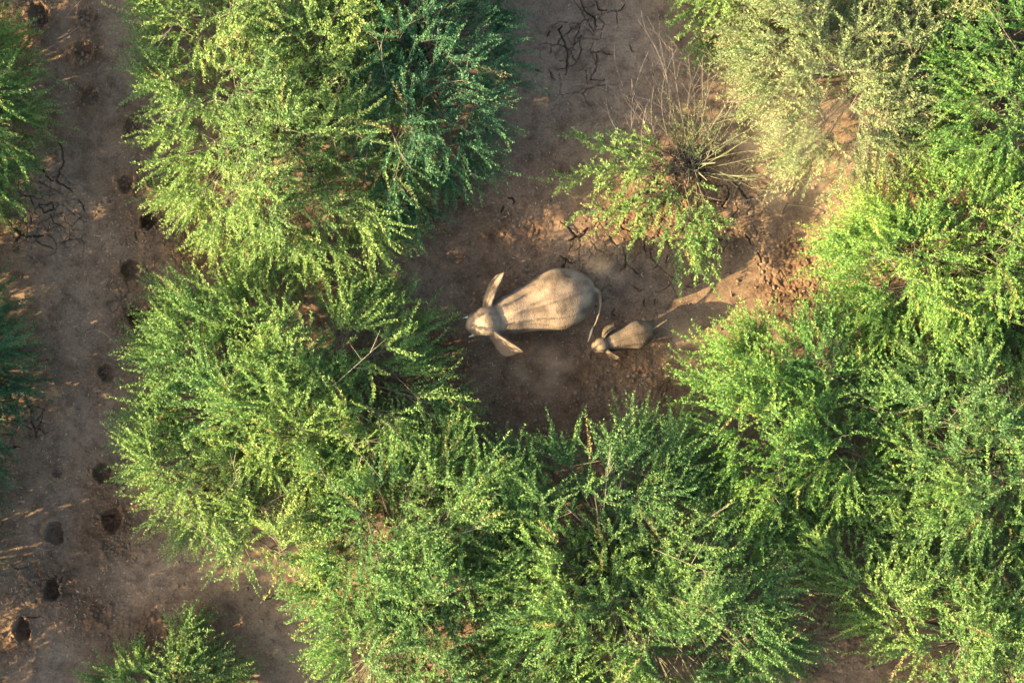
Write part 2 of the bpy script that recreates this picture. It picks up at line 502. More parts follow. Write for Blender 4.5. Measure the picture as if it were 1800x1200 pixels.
# loose crumbs of dried mud
def build_clods():
    ico = bmesh.new(); bmesh.ops.create_icosphere(ico, subdivisions=1, radius=1)
    bv = np.array([v.co[:] for v in ico.verts]); bf = np.array([[v.index for v in f.verts] for f in ico.faces]); ico.free()
    P = []
    g = np.random.default_rng(3)
    for px, py, r, s in ROUGH:
        n = int(42 * s * (r / 60) ** 2)
        P.append(np.stack([g.normal(px, r * 0.6, n), g.normal(py, r * 0.6, n)], 1))
    for px, py, r, dep, cr in PITS:
        n = 26 if cr else 14
        a = g.random(n) * 6.28; q = r * (0.2 + 1.3 * g.random(n) if cr else 1.1 + 0.7 * g.random(n))
        P.append(np.stack([px + q * np.cos(a), py + q * np.sin(a)], 1))
    P.append(np.stack([g.uniform(0, 330, 260), g.uniform(0, 1200, 260)], 1))
    P.append(np.stack([g.uniform(760, 1500, 260), g.uniform(200, 760, 260)], 1))
    P = np.concatenate(P)
    xy = at_many(P, 0)
    n = len(xy)
    sz = 0.018 + 0.055 * g.random(n) ** 3.0
    z = ground_height(xy[:, 0], xy[:, 1]) + sz * 0.15
    v = bv[None] * (1 + 0.35 * (g.random((n, len(bv), 1)) - 0.5)) * sz[:, None, None] * np.stack([0.8 + 0.6 * g.random(n), 0.8 + 0.6 * g.random(n), 0.5 + 0.4 * g.random(n)], 1)[:, None]
    v = v + np.concatenate([xy, z[:, None]], 1)[:, None]
    f = bf[None] + (np.arange(n) * len(bv))[:, None, None]
    me = mesh_np('mud_crumbs', v.reshape(-1, 3), f.ravel(), np.full(n * len(bf), 3, np.int32), MUD)
    o = link(bpy.data.objects.new('mud_crumbs', me))
    tag(o, 'small loose crumbs of dried mud scattered over the ground', 'mud crumbs', kind='stuff')


build_clods()


def build_litter():
    g = np.random.default_rng(12)
    n = 5200
    P = np.concatenate([np.stack([g.uniform(0, 360, n // 2), g.uniform(0, 1200, n // 2)], 1), np.stack([g.uniform(740, 1560, n // 2), g.uniform(0, 800, n // 2)], 1)])
    keep = fbm(P[:, 0] / 60, P[:, 1] / 60, 6, 3) + 0.25 * g.random(len(P)) > 0.52
    xy = at_many(P[keep], 0); n = len(xy)
    z = ground_height(xy[:, 0], xy[:, 1]) + 0.012
    c = np.concatenate([xy, z[:, None]], 1)
    th = g.random(n) * 6.28; l = 0.015 + 0.07 * g.random(n) ** 3; w = 0.008 + 0.008 * g.random(n)
    d_ = np.stack([np.cos(th), np.sin(th), 0.15 * g.normal(0, 1, n)], 1); e_ = np.stack([-np.sin(th), np.cos(th), 0.2 * g.normal(0, 1, n)], 1)
    v = np.stack([c - d_ * l[:, None], c + e_ * w[:, None], c + d_ * l[:, None], c - e_ * w[:, None]], 1)
    me = mesh_np('leaf_litter', v.reshape(-1, 3), np.arange(n * 4), np.full(n, 4, np.int32), STRAW)
    tag(link(bpy.data.objects.new('leaf_litter', me)), 'scattered dry leaf litter and straw bits on the mud', 'leaf litter', kind='stuff')


build_litter()

# ------------------------------------------------------------------ shrubs
LEAF_SPACING = 0.052


def leafy_shoots(org, dirs, L, droop, tint, g, leaf_len=0.115, leaf_w=0.044, per=3, spacing=LEAF_SPACING, bare=0.06, dryness=0.02):
    """Arrays of shoots -> leaf verts (n,4,3), tint, dry, and the shoot curves for their stems."""
    S = len(org)
    side = norm(np.cross(dirs, np.array([0, 0, 1.0])) + 1e-6)
    curl = side * (g.random((S, 1)) - 0.5) * 0.7

    def pos(s):
        s = s[..., None]
        return org[:, None] + L[:, None, None] * (dirs[:, None] * s + (curl[:, None] + np.array([0, 0, -1.0]) * droop[:, None, None]) * s * s)
    M = int(L.max() / spacing)
    s = (np.arange(M)[None] + g.random((S, M)) * 0.8) * spacing / L[:, None]
    ok = (s < 1.0) & (s > bare)
    p = pos(s)
    T = norm(dirs[:, None] + 2 * (curl[:, None] + np.array([0, 0, -1.0]) * droop[:, None, None]) * s[..., None])
    U = norm(np.cross(T, np.array([0, 0, 1.0])) + 1e-6); V = np.cross(U, T)
    ph = np.arange(M)[None, :, None] * 2.4 + np.arange(per)[None, None] * 2 * math.pi / per + g.normal(0, 0.5, (S, M, per)) + g.random((S, 1, 1)) * 6
    Rd = U[:, :, None] * np.cos(ph)[..., None] + V[:, :, None] * np.sin(ph)[..., None]
    a = 0.5 + 0.8 * g.random((S, M, per, 1))
    D = norm(T[:, :, None] * a + Rd + np.array([0, 0, 0.18]))
    ln = leaf_len * (0.55 + 0.75 * g.random((S, M, per))) * (1.0 - 0.45 * np.clip(s, 0, 1) ** 3)[..., None]
    nrm = norm(g.normal(0, 0.75, (S, M, per, 3)) + np.array([-0.42, -0.16, 0.70]))
    Wd = norm(np.cross(D, nrm)) * (leaf_w * 0.5 * (0.7 + 0.6 * g.random((S, M, per))) * ln / leaf_len)[..., None]
    okp = np.broadcast_to(ok[..., None], ln.shape) & (g.random(ln.shape) > 0.08)
    b = np.broadcast_to(p[:, :, None], D.shape)[okp]; D = D[okp]; ln = ln[okp][:, None]; Wd = Wd[okp]
    mid = b + D * ln * 0.52
    tip = b + D * ln - np.array([0, 0, 0.12]) * ln
    lv = np.stack([b, mid + 2 * Wd * np.where(g.random((len(b), 1)) < 0.5, 1, -1), tip], 1)
    tn = (tint[:, None, None] + 0.22 * np.clip(s, 0, 1)[..., None] ** 2 + g.normal(0, 0.13, okp.shape))[okp]
    shoot_dry = (g.random((S, 1, 1)) < dryness) * (0.3 + 0.6 * g.random((S, 1, 1)))
    dr = np.broadcast_to(shoot_dry, okp.shape)[okp] + (g.random(len(tn)) < 0.012) * 0.7
    ss = np.linspace(0, 0.9, 2)[None].repeat(S, 0)
    return lv, np.clip(tn, 0, 1), np.clip(dr, 0, 1), pos(ss)


def leaf_mesh(name, lv, tint, dry, mat):
    n = len(lv)
    me = mesh_np(name, lv.reshape(-1, 3), np.arange(n * 3), np.full(n, 3, np.int32), mat)
    for nm, arr in (('tint', tint), ('dry', dry)):
        A = me.attributes.new(nm, 'FLOAT', 'FACE'); A.data.foreach_set('value', arr.astype(np.float32))
    return me


def bezier(p0, p1, p2, n):
    t = np.linspace(0, 1, n)[:, None]
    return (1 - t) ** 2 * p0 + 2 * t * (1 - t) * p1 + t * t * p2


def radius_fn(root, poly):
    P = np.asarray(poly) - root

    def f(th):
        dx, dy = math.cos(th), math.sin(th)
        best = 0.0
        for i in range(len(P)):
            a = P[i]; b = P[(i + 1) % len(P)]
            e = b - a
            den = dx * e[1] - dy * e[0]
            if abs(den) < 1e-9:
                continue
            t = (a[0] * e[1] - a[1] * e[0]) / den
            u = (a[0] * dy - a[1] * dx) / den
            if t > 0 and -1e-6 <= u <= 1 + 1e-6:
                best = max(best, t)
        return max(best, 0.3)
    return f


TOTAL = {'leaves': 0, 'shoots': 0, 'branches': 0}


def add_branch(parent, base, curve, r0, shoots, mat, bark, g, twigs=None, **kw):
    """One limb: a 'branch' mesh of wood with a 'foliage' child."""
    org, dirs, L, droop, tint = shoots
    lv, tn, dr, sc = leafy_shoots(org, dirs, L, droop, tint, g, **kw)
    K = len(curve)
    v1, q1 = tubes(curve[None], np.linspace(r0, 0.008, K)[None], 5)
    v2, q2 = tubes(sc, np.array([[0.008, 0.003]]).repeat(len(sc), 0), 3)
    V_, Q_ = [v1, v2], [q1, q2 + len(v1)]
    if twigs is not None:
        v3, q3 = tubes(twigs, np.linspace(0.016, 0.009, twigs.shape[1])[None].repeat(len(twigs), 0), 3)
        V_.append(v3); Q_.append(q3 + len(v1) + len(v2))
    me = quads_mesh('branch', np.concatenate(V_) - base, np.concatenate(Q_), bark, True)
    br = link(bpy.data.objects.new('branch', me), parent)
    fo = link(bpy.data.objects.new('foliage', leaf_mesh('foliage', lv - base, tn, dr, mat)), br)
    TOTAL['leaves'] += len(lv); TOTAL['shoots'] += len(org); TOTAL['branches'] += 1
    return br


def spray(curve, g, n, spread, Lm, tint0, yellow, length=2.4):
    """Shoots along the outer part of a limb, pointing on along it and to both sides."""
    seg = np.linalg.norm(np.diff(curve, axis=0), axis=1)
    tot = seg.sum()
    t0 = 1 - min(0.8, length / tot)
    u = np.sort(g.random(n)) ** 0.9
    u[-1] = 1.0
    t = t0 + (1 - t0) * u
    K = len(curve) - 1
    f = np.clip(t * K, 0, K - 1e-4); i = f.astype(int); w = (f - i)[:, None]
    org = curve[i] * (1 - w) + curve[i + 1] * w
    tan = norm(curve[i + 1] - curve[i])
    yaw = np.where(np.arange(n) % 2 == 0, 1, -1) * R(spread) * (0.25 + 0.9 * g.random(n)) * (1 - 0.5 * u)
    yaw[-1] = 0
    hx = tan[:, 0] * np.cos(yaw) - tan[:, 1] * np.sin(yaw); hy = tan[:, 0] * np.sin(yaw) + tan[:, 1] * np.cos(yaw)
    d_ = norm(np.stack([hx, hy, tan[:, 2] * 0.6 + 0.10 + 0.45 * g.random(n)], 1) + g.normal(0, 0.12, (n, 3)))
    L = Lm * (1.15 - 0.55 * u) * (0.6 + 0.7 * g.random(n))
    L[-1] = Lm * (0.75 + 0.5 * g.random())
    droop = 0.10 + 0.30 * g.random(n)
    tint = np.clip(tint0 + g.normal(0, 0.12, n) + yellow, 0, 1)
    return org, d_, L, droop, tint


def make_shrub(name, label, cat, root_px, poly_px, H, mat, seed, dens=1.0, ntw=11, nw=4, extra=(), skirt=0.68, Lm=1.12, tint0=0.42, gap=0.14, low=0.52, spread=34,
               dead=2, group='thorny green shrubs', leaf_len=0.105, leaf_w=0.045, dryness=0.03, bark=BARK):
    g = np.random.default_rng(seed)
    root = np.array(at(root_px[0], root_px[1], 0)[:2])
    z0 = ground_z(*root_px)
    poly = at_many(poly_px, 0.42 * H)
    poly = root + (poly - root) * 0.95
    rf = radius_fn(root, poly)
    base = np.array([root[0], root[1], z0])
    e = empty(name, base, label, cat, group)
    area = 0.5 * abs(sum(poly[i][0] * poly[(i + 1) % len(poly)][1] - poly[(i + 1) % len(poly)][0] * poly[i][1] for i in range(len(poly))))
    n = max(6, int(area * dens))
    lo, hi = poly.min(0), poly.max(0)
    pts = [root + g.normal(0, 0.45, 2) for _ in range(3)]
    n += 3
    tries = 0
    while len(pts) < n and tries < 60 * n:
        tries += 1
        c = g.uniform(lo, hi, (8, 2))
        c = c[in_poly(c[:, 0], c[:, 1], [tuple(p) for p in poly])]
        if not len(c):
            continue
        if pts:
            A = np.array(pts)
            dmin = np.linalg.norm(c[:, None] - A[None], axis=2).min(1)
            p = c[dmin.argmax()]
        else:
            p = c[0]
        if vnoise(np.array([p[0] * 0.55 + seed]), np.array([p[1] * 0.55]), 3)[0] < gap and g.random() < 0.8:
            continue
        pts.append(p)
    pts += [np.array(at(a_, b_, 0.8 * H)[:2]) for a_, b_ in extra]
    # woody base: a short knotted stool of stems
    st = []
    for k in range(7):
        a = k * 0.9 + g.random(); q = 0.5 + 0.4 * g.random()
        st.append(bezier(base + [0.08 * math.cos(a), 0.08 * math.sin(a), -0.12], base + [q * .5 * math.cos(a), q * .5 * math.sin(a), 0.5], base + [q * 1.2 * math.cos(a), q * 1.2 * math.sin(a), 1.2], 6))
    v, q4 = tubes(np.array(st), np.linspace(0.09, 0.04, 6)[None].repeat(7, 0), 7)
    link(bpy.data.objects.new('trunk', quads_mesh('trunk', v - base, q4, bark, True)), e)
    cell = math.sqrt(area / max(1, len(pts)))
    polyt = [tuple(q) for q in poly]

    nl = max(2, int(area / 5.5))
    cen = np.array(pts)[g.permutation(len(pts))[:nl]] + g.normal(0, 0.3, (min(nl, len(pts)), 2))

    def canopy(q):
        """Height of the crown's upper surface over the points q (n,2), and how far out they are."""
        dq = q - root
        rr_ = np.linalg.norm(dq, axis=1)
        rho_ = np.array([min(a_ / rf(math.atan2(c_[1], c_[0])), 1.12) for a_, c_ in zip(rr_, dq)])
        lump_ = fbm(q[:, 0] * 0.62 + seed * 3.7, q[:, 1] * 0.62, 2, 3)
        return H * (low + (1 - low) * np.sqrt(np.clip(1 - rho_ ** 2.6, 0, 1))) * (0.62 + 0.76 * lump_), rho_
    for k, p in enumerate(pts):
        dv = p - root
        r = np.linalg.norm(dv) + 1e-6; th = math.atan2(dv[1], dv[0])
        zt, rho = canopy(p[None]); zt = zt[0]; rho = rho[0]
        a0 = th + g.normal(0, 0.3)
        p0 = base + np.array([0.45 * math.cos(a0) * g.random(), 0.45 * math.sin(a0) * g.random(), 0.05])
        bend = g.normal(0, 0.10) * r
        c1 = np.array([root[0] + 0.42 * dv[0] - math.sin(th) * bend, root[1] + 0.42 * dv[1] + math.cos(th) * bend, zt * 0.75 + 0.2 + z0])
        tip = np.array([p[0], p[1], zt * 0.86 + z0])
        cv = bezier(p0, c1, tip, 10)
        # side twigs to points of the crown around the limb's end, leafy wands at their ends
        q = p + g.normal(0, 0.50 * cell, (ntw, 2))
        keep = in_poly(q[:, 0], q[:, 1], polyt)
        q = np.where(keep[:, None], q, p + (q - p) * 0.25)
        zq, rq = canopy(q)
        depth = g.random(ntw) ** 1.3
        zq = zq * (1 - skirt * depth) + z0
        ends = np.concatenate([q, zq[:, None]], 1)
        st_i = g.integers(5, 10, ntw)
        starts = cv[st_i]
        mids = (starts + ends) / 2 + np.array([0, 0, 0.12])
        tt = np.linspace(0, 1, 4)[None, :, None]
        twigs = (1 - tt) ** 2 * starts[:, None] + 2 * tt * (1 - tt) * mids[:, None] + tt * tt * ends[:, None]
        # wands
        ti = np.repeat(np.arange(ntw), nw); n_ = len(ti)
        org = ends[ti] + (mids[ti] - ends[ti]) * (g.random((n_, 1)) * 0.7)
        dq = ends[ti, :2] - root
        out = norm(dq)
        dl = ends[ti, None, :2] - cen[None]
        near = np.linalg.norm(dl, axis=2).argmin(1)
        lo_ = norm(dl[np.arange(n_), near] + 1e-6)
        wr = np.clip(rq[ti], 0, 1)[:, None] ** 1.5
        wr = wr ** 1.5
        fa = R(75) + R(330) * (fbm(ends[ti, 0] * 0.21 + 11, ends[ti, 1] * 0.21 + seed * 0.37, 4, 2) - 0.5) * 1.6
        flow = np.stack([np.cos(fa), np.sin(fa)], 1)
        out = norm(out * (0.12 + 1.4 * wr) + flow * 0.9 * (1 - wr) + lo_ * 0.45 * (1 - wr))
        az = np.arctan2(out[:, 1], out[:, 0]) + g.normal(0, 1, n_) * R(spread) * (1.7 - 0.95 * np.clip(rq[ti], 0, 1))
        up = np.where(rq[ti] > 0.75, 0.05, 0.32) + 0.30 * g.random(n_) - 0.25 * depth[ti]
        up = up + 0.9 * np.exp(-(np.linalg.norm(dl[np.arange(n_), near], axis=1) / 0.55) ** 2)
        dirs = norm(np.stack([np.cos(az), np.sin(az), up], 1))
        L = Lm * (0.55 + 0.75 * g.random(n_)) * np.where(rq[ti] > 0.82, 1.15, 0.95)
        droop = -0.10 + 0.40 * g.random(n_)
        yel = 0.38 * (fbm(ends[ti, 0] * 0.45 + 50, ends[ti, 1] * 0.45, 5, 3) - 0.5) * 2
        tint = np.clip(tint0 + yel + g.normal(0, 0.12, n_), 0, 1)
        add_branch(e, base, cv, 0.03 + 0.004 * r, (org, dirs, L, droop, tint), mat, bark, g, twigs=twigs, leaf_len=leaf_len, leaf_w=leaf_w, dryness=dryness)
    # a few leafless grey twigs that stand out of the crown
    for k in range(dead):
        th = g.random() * 6.28; rr = rf(th) * g.uniform(0.45, 0.95)
        rho = rr / rf(th)
        zt = H * (low + (1 - low) * math.sqrt(max(0, 1 - rho ** 2.4))) + 0.35
        p2 = base + np.array([rr * math.cos(th), rr * math.sin(th), zt])
        d2 = np.array([math.cos(th + g.normal(0, .9)), math.sin(th + g.normal(0, .9)), 0.25])
        tw = [bezier(p2 - d2 * 1.0 - [0, 0, 0.5], p2, p2 + d2 * g.uniform(0.6, 1.2), 7)]
        for j in range(3):
            o = tw[0][2 + j]; dd = norm(d2 + g.normal(0, 0.6, 3))
            tw.append(bezier(o, o + dd * 0.3, o + dd * g.uniform(0.5, 0.9) + [0, 0, 0.1], 7))
        v, q4 = tubes(np.array(tw), np.linspace(0.011, 0.004, 7)[None].repeat(len(tw), 0), 5)
        link(bpy.data.objects.new('bare_twig', quads_mesh('bare_twig', v - base, q4, BARK_TWIG, True)), e)
    return e


SHRUBS = [
    dict(name='shrub', label='broad sunlit pale green shrub with grey dead twigs beside the footprint trail', root_px=(480, 200), H=4.5, mat='pale', tint0=0.44, dead=5, low=0.2, dens=1.15,
         poly_px=[(250, -150), (245, 0), (262, 70), (255, 150), (275, 230), (280, 290), (315, 360), (340, 430), (400, 460), (470, 480), (540, 480), (600, 462), (660, 462), (700, 420), (730, 330), (740, 200), (710, 60), (700, -150)]),
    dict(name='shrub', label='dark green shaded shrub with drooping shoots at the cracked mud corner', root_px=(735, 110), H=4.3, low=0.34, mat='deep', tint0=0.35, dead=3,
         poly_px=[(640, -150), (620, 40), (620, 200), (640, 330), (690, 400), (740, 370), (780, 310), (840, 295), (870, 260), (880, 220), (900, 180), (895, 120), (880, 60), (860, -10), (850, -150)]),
    dict(name='shrub', label='bluish green shrub at the photo edge beside the topmost footprints', root_px=(-90, 190), H=5.2, mat='green', tint0=0.52, dead=3, low=0.42, skirt=0.95, dens=1.75, gap=0.0,
         poly_px=[(-320, -60), (-320, 410), (-70, 400), (-25, 355), (0, 310), (38, 260), (50, 205), (48, 150), (40, 100), (15, 75), (-15, 55), (-80, -60)]),
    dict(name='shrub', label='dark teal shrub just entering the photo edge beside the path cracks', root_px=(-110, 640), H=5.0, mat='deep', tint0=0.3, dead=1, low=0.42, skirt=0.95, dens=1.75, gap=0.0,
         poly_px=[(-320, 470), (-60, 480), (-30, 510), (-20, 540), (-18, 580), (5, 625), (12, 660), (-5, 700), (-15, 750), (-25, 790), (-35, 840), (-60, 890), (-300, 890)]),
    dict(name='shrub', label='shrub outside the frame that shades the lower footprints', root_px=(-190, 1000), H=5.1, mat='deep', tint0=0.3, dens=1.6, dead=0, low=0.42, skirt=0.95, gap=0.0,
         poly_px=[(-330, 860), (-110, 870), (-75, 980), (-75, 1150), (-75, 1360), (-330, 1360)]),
    dict(name='shrub', label='wide sunlit shrub in front of the large elephant, reaching towards its tusks', root_px=(575, 670), H=3.85, mat='green', tint0=0.55, dead=2, low=0.34, dens=1.25,
         poly_px=[(290, 520), (330, 508), (420, 505), (520, 515), (620, 512), (690, 525), (735, 555), (755, 600), (750, 650), (775, 690), (810, 730), (820, 770), (780, 830), (690, 860), (560, 850), (420, 810), (290, 770), (240, 740), (215, 710), (228, 690), (252, 640), (282, 590)]),
    dict(name='shrub', label='pale feathery shrub overhanging the lower footprint trail', root_px=(420, 880), H=3.3, mat='pale', tint0=0.45, dead=2, low=0.34,
         poly_px=[(230, 745), (320, 745), (450, 750), (580, 770), (600, 880), (590, 980), (560, 1050), (530, 1000), (470, 1010), (410, 980), (370, 970), (330, 950), (290, 890), (262, 850), (250, 800)]),
    dict(name='shrub', label='grey green shrub at the bottom edge beside the sunlit bare soil patch', root_px=(715, 980), H=4.2, mat='green', tint0=0.45, dead=2, gap=0.0, dens=1.2, extra=((665, 1085), (690, 1060), (690, 1110), (655, 1120), (720, 1085)),
         poly_px=[(540, 790), (650, 745), (780, 745), (870, 790), (930, 850), (900, 980), (890, 1100), (880, 1320), (570, 1320), (575, 1180), (570, 1100), (555, 1030), (560, 920)]),
    dict(name='shrub', label='shrub with long upright wands directly below the two elephants', root_px=(1070, 960), H=4.3, mat='green', tint0=0.40, dead=3, gap=0.04, dens=1.2,
         poly_px=[(820, 840), (890, 790), (940, 780), (990, 790), (1040, 755), (1110, 760), (1170, 745), (1220, 770), (1250, 850), (1310, 930), (1350, 1000), (1370, 1070), (1390, 1130), (1395, 1200), (1390, 1320), (860, 1320), (860, 1100), (850, 960)]),
    dict(name='shrub', label='bright yellow green shrub behind the calf, below the sunlit orange soil', root_px=(1400, 710), H=3.9, mat='vivid', tint0=0.45, dead=1, gap=0.06,
         poly_px=[(1235, 625), (1260, 605), (1305, 580), (1350, 565), (1420, 575), (1470, 550), (1530, 560), (1570, 640), (1570, 740), (1550, 830), (1500, 900), (1420, 960), (1340, 980), (1270, 920), (1220, 830), (1190, 760), (1210, 680)]),
    dict(name='shrub', label='large bright shrub bordering the sunlit orange soil patch', root_px=(1650, 460), H=4.5, mat='vivid', tint0=0.42, dead=1, gap=0.0, dens=1.15, extra=((1560, 430), (1540, 450), (1590, 420), (1570, 390), (1610, 400), (1520, 420)),
         poly_px=[(1455, 430), (1490, 385), (1560, 345), (1620, 310), (1700, 300), (1800, 300), (1970, 320), (1970, 640), (1800, 660), (1650, 640), (1540, 600), (1480, 545), (1455, 500)]),
    dict(name='shrub', label='deep green shrub with dark gaps between the soil patch shrub and the bottom corner shrub', root_px=(1750, 790), H=4.4, mat='green', tint0=0.38, dead=1, gap=0.2,
         poly_px=[(1510, 620), (1660, 590), (1800, 580), (1990, 580), (1990, 960), (1800, 980), (1650, 960), (1540, 900), (1500, 800), (1510, 700)]),
    dict(name='shrub', label='pale green shrub in the bottom corner beside a dark bare soil gap', root_px=(1710, 1090), H=3.8, mat='green', tint0=0.50, dead=2, gap=0.18,
         poly_px=[(1380, 940), (1450, 850), (1620, 850), (1800, 920), (1990, 920), (1990, 1320), (1590, 1320), (1575, 1170), (1530, 1110), (1480, 1050), (1420, 1010)]),
    dict(name='shrub', label='dusty olive feathery shrub behind the half-bare shrub', root_px=(1530, 130), H=3.6, mat='dusty', tint0=0.45, dead=3, leaf_w=0.040, leaf_len=0.11, dryness=0.10, dens=1.45, gap=0.0, extra=((1370, 130), (1400, 180), (1350, 90), (1420, 240)), bark=BARK_TWIG,
         poly_px=[(1340, -150), (1315, 20), (1290, 100), (1325, 160), (1365, 225), (1400, 290), (1470, 330), (1560, 320), (1640, 310), (1690, 200), (1710, 60), (1690, -150)]),
    dict(name='shrub', label='tall green shrub with deep shaded hollows in the top corner', root_px=(1790, 150), H=4.6, mat='vivid', tint0=0.38, dead=2, gap=0.2,
         poly_px=[(1640, -150), (1650, 60), (1630, 200), (1650, 300), (1700, 340), (1800, 345), (1980, 360), (1980, -150)]),
    dict(name='shrub', label='small pale shrub cut by the top edge above the bare twigs', root_px=(1280, -30), H=2.6, low=0.3, mat='pale', tint0=0.38, dead=2, Lm=0.85,
         poly_px=[(1175, -150), (1180, 0), (1195, 45), (1245, 65), (1310, 95), (1380, 105), (1430, 20), (1410, -150)]),
    dict(name='shrub', label='small spiky grey green shrub alone at the bottom edge near the trail', root_px=(300, 1190), H=2.0, low=0.25, mat='pale', tint0=0.33, dead=1, dens=1.3, Lm=0.8,
         poly_px=[(170, 1195), (200, 1165), (240, 1140), (290, 1125), (330, 1090), (365, 1120), (405, 1165), (415, 1220), (380, 1340), (210, 1340)]),
]
for i, s in enumerate(SHRUBS):
    s = dict(s)
    s['mat'] = LEAF[s['mat']]
    make_shrub(cat='shrub', seed=101 + i * 13, **s)


# the half-bare shrub in the clearing
def half_bare_shrub():
    g = np.random.default_rng(77)
    rx, ry, _ = at(1212, 292)
    base = np.array([rx, ry, ground_z(1212, 292)])
    e = empty('shrub', base, 'half-bare twiggy shrub with two leafy arms in the clearing above the elephants', 'shrub', 'thorny green shrubs')
    st = [bezier(base + [0.1 * math.cos(a), 0.1 * math.sin(a), -0.1], base + [.3 * math.cos(a), .3 * math.sin(a), .4], base + [.7 * math.cos(a), .7 * math.sin(a), .7], 6) for a in np.arange(7) * 0.9]
    v, q4 = tubes(np.array(st), np.linspace(0.05, 0.02, 6)[None].repeat(7, 0), 7)
    link(bpy.data.objects.new('trunk', quads_mesh('trunk', v - base, q4, BARK, True)), e)

    def limb(px, py, zt, nsh, Lm, mat, t0, **kw):
        tip = np.array(at(px, py, zt)); tip[2] = zt
        dv = tip - base
        c1 = base + dv * 0.45 + np.array([g.normal(0, .15), g.normal(0, .15), 0.5])
        st_ = base + np.array([g.normal(0, 0.3), g.normal(0, 0.25), 0.0])
        cv = bezier(st_, c1, tip, 10)
        sh = spray(cv, g, nsh, 50, Lm, t0, 0.0, length=1.7)
        add_branch(e, base, cv, 0.016, sh, mat, BARK, g, **kw)
    for px, py, z in ((1015, 238, 1.1), (975, 318, 0.9), (1045, 260, 1.3), (1100, 240, 1.4), (1020, 375, 0.8), (1065, 330, 1.2), (1095, 295, 1.5), (1055, 400, 0.7), (1125, 405, 0.8), (1110, 365, 1.0), (1040, 300, 1.2)):
        limb(px, py, z, 15, 0.85, LEAF['pale'], 0.45, dryness=0.03)
    for px, py, z in ((1195, 480, 0.8), (1248, 490, 0.8), (1262, 440, 1.0), (1220, 435, 1.1), (1245, 400, 1.2), (1165, 425, 0.8), (1225, 465, 0.9)):
        limb(px, py, z, 15, 0.80, LEAF['green'], 0.55, dryness=0.03)
    for px, py, z in ((1160, 215, 1.0), (1210, 210, 1.2), (1260, 215, 1.2), (1310, 235, 1.0), (1240, 240, 0.8), (1185, 245, 0.8), (1215, 265, 0.9), (1235, 180, 1.3), (1180, 185, 1.2), (1285, 190, 1.2)):
        limb(px, py, z, 13, 0.75, LEAF['dusty'], 0.08, leaf_w=0.022, leaf_len=0.09, per=2, dryness=0.2)
    # bare wands, each its own part
    tips = [(1078, 40), (1087, 58), (1122, 36), (1150, 40), (1158, 42), (1145, 70), (1007, 148), (1037, 170), (1055, 115), (1067, 138), (1100, 95), (1170, 60), (1190, 85), (1215, 80),
            (1235, 100), (1255, 110), (1270, 95), (1290, 105), (1310, 120), (1330, 150), (1345, 175), (1360, 205), (1375, 235), (1085, 120), (1110, 140), (1130, 110), (1140, 90), (1165, 110),
            (1200, 120), (1225, 130), (1095, 165), (1075, 180), (1390, 290), (1385, 270), (1370, 330), (1345, 345), (1360, 300), (1330, 320), (1400, 245), (1180, 70), (1050, 165), (1300, 140),
            (1245, 150), (1275, 165), (1320, 190), (1150, 150), (1185, 140), (1120, 170), (1260, 130), (1340, 250), (1350, 225), (1135, 190), (1105, 200)]
    for k, (px, py) in enumerate(tips):
        if 95 < py < 260 and k % 3 == 1:
            continue
        zt = g.uniform(1.0, 2.3) if py < 240 else g.uniform(0.4, 0.9)
        tip = np.array(at(px, py, zt)); tip[2] = zt
        dv = tip - base
        sd = np.array([-dv[1], dv[0], 0]) * g.normal(0, 0.34)
        c1 = base + dv * g.uniform(0.4, 0.65) + sd + np.array([0, 0, g.uniform(0.0, 0.7)])
        cv = [bezier(base + np.array([g.normal(0, .35), g.normal(0, .3), 0.0]), c1, tip, 12)]
        for j in range(g.integers(2, 6)):
            o = cv[0][g.integers(4, 11)]; dd = norm(norm(dv) * 0.9 + g.normal(0, 0.45, 3))
            l = g.uniform(0.35, 1.2)
            cv.append(bezier(o, o + dd * l * 0.55 + g.normal(0, 0.09, 3), o + dd * l + np.array([g.normal(0, .12), g.normal(0, .12), 0.05]), 12))
        v, q4 = tubes(np.array(cv), np.concatenate([np.linspace(0.008, 0.0045, 12)[None], np.linspace(0.005, 0.003, 12)[None].repeat(len(cv) - 1, 0)]), 5)
        m = BARK_TWIG if (py < 175 or g.random() < 0.4) else BARK_GREEN
        link(bpy.data.objects.new('bare_twig', quads_mesh('bare_twig', v - base, q4, m, True)), e)
    # crooked dark stems lying over the mound
    for px, py in ((1110, 325), (1190, 385), (1205, 400), (1262, 372), (1170, 350)):
        tip = np.array(at(px, py, 0.35)); tip[2] = 0.4
        c1 = (base + tip) / 2 + np.array([g.normal(0, .1), g.normal(0, .1), 0.35])
        v, q4 = tubes(bezier(base, c1, tip, 10)[None], np.linspace(0.024, 0.010, 10)[None], 6)
        link(bpy.data.objects.new('stem', quads_mesh('stem', v - base, q4, BARK_DARK, True)), e)


half_bare_shrub()


# ------------------------------------------------------------------ elephants
def loft(rings):
    """Closed loft through rings of equal count -> verts, faces lists."""
    n = len(rings[0]); v = [p for r in rings for p in r]; f = []
    for i in range(len(rings) - 1):
        for j in range(n):
            a = i * n + j; b = i * n + (j + 1) % n
            f.append((a, b, b + n, a + n))
    f.append(tuple(range(n - 1, -1, -1)))
    f.append(tuple((len(rings) - 1) * n + j for j in range(n)))
    return v, f


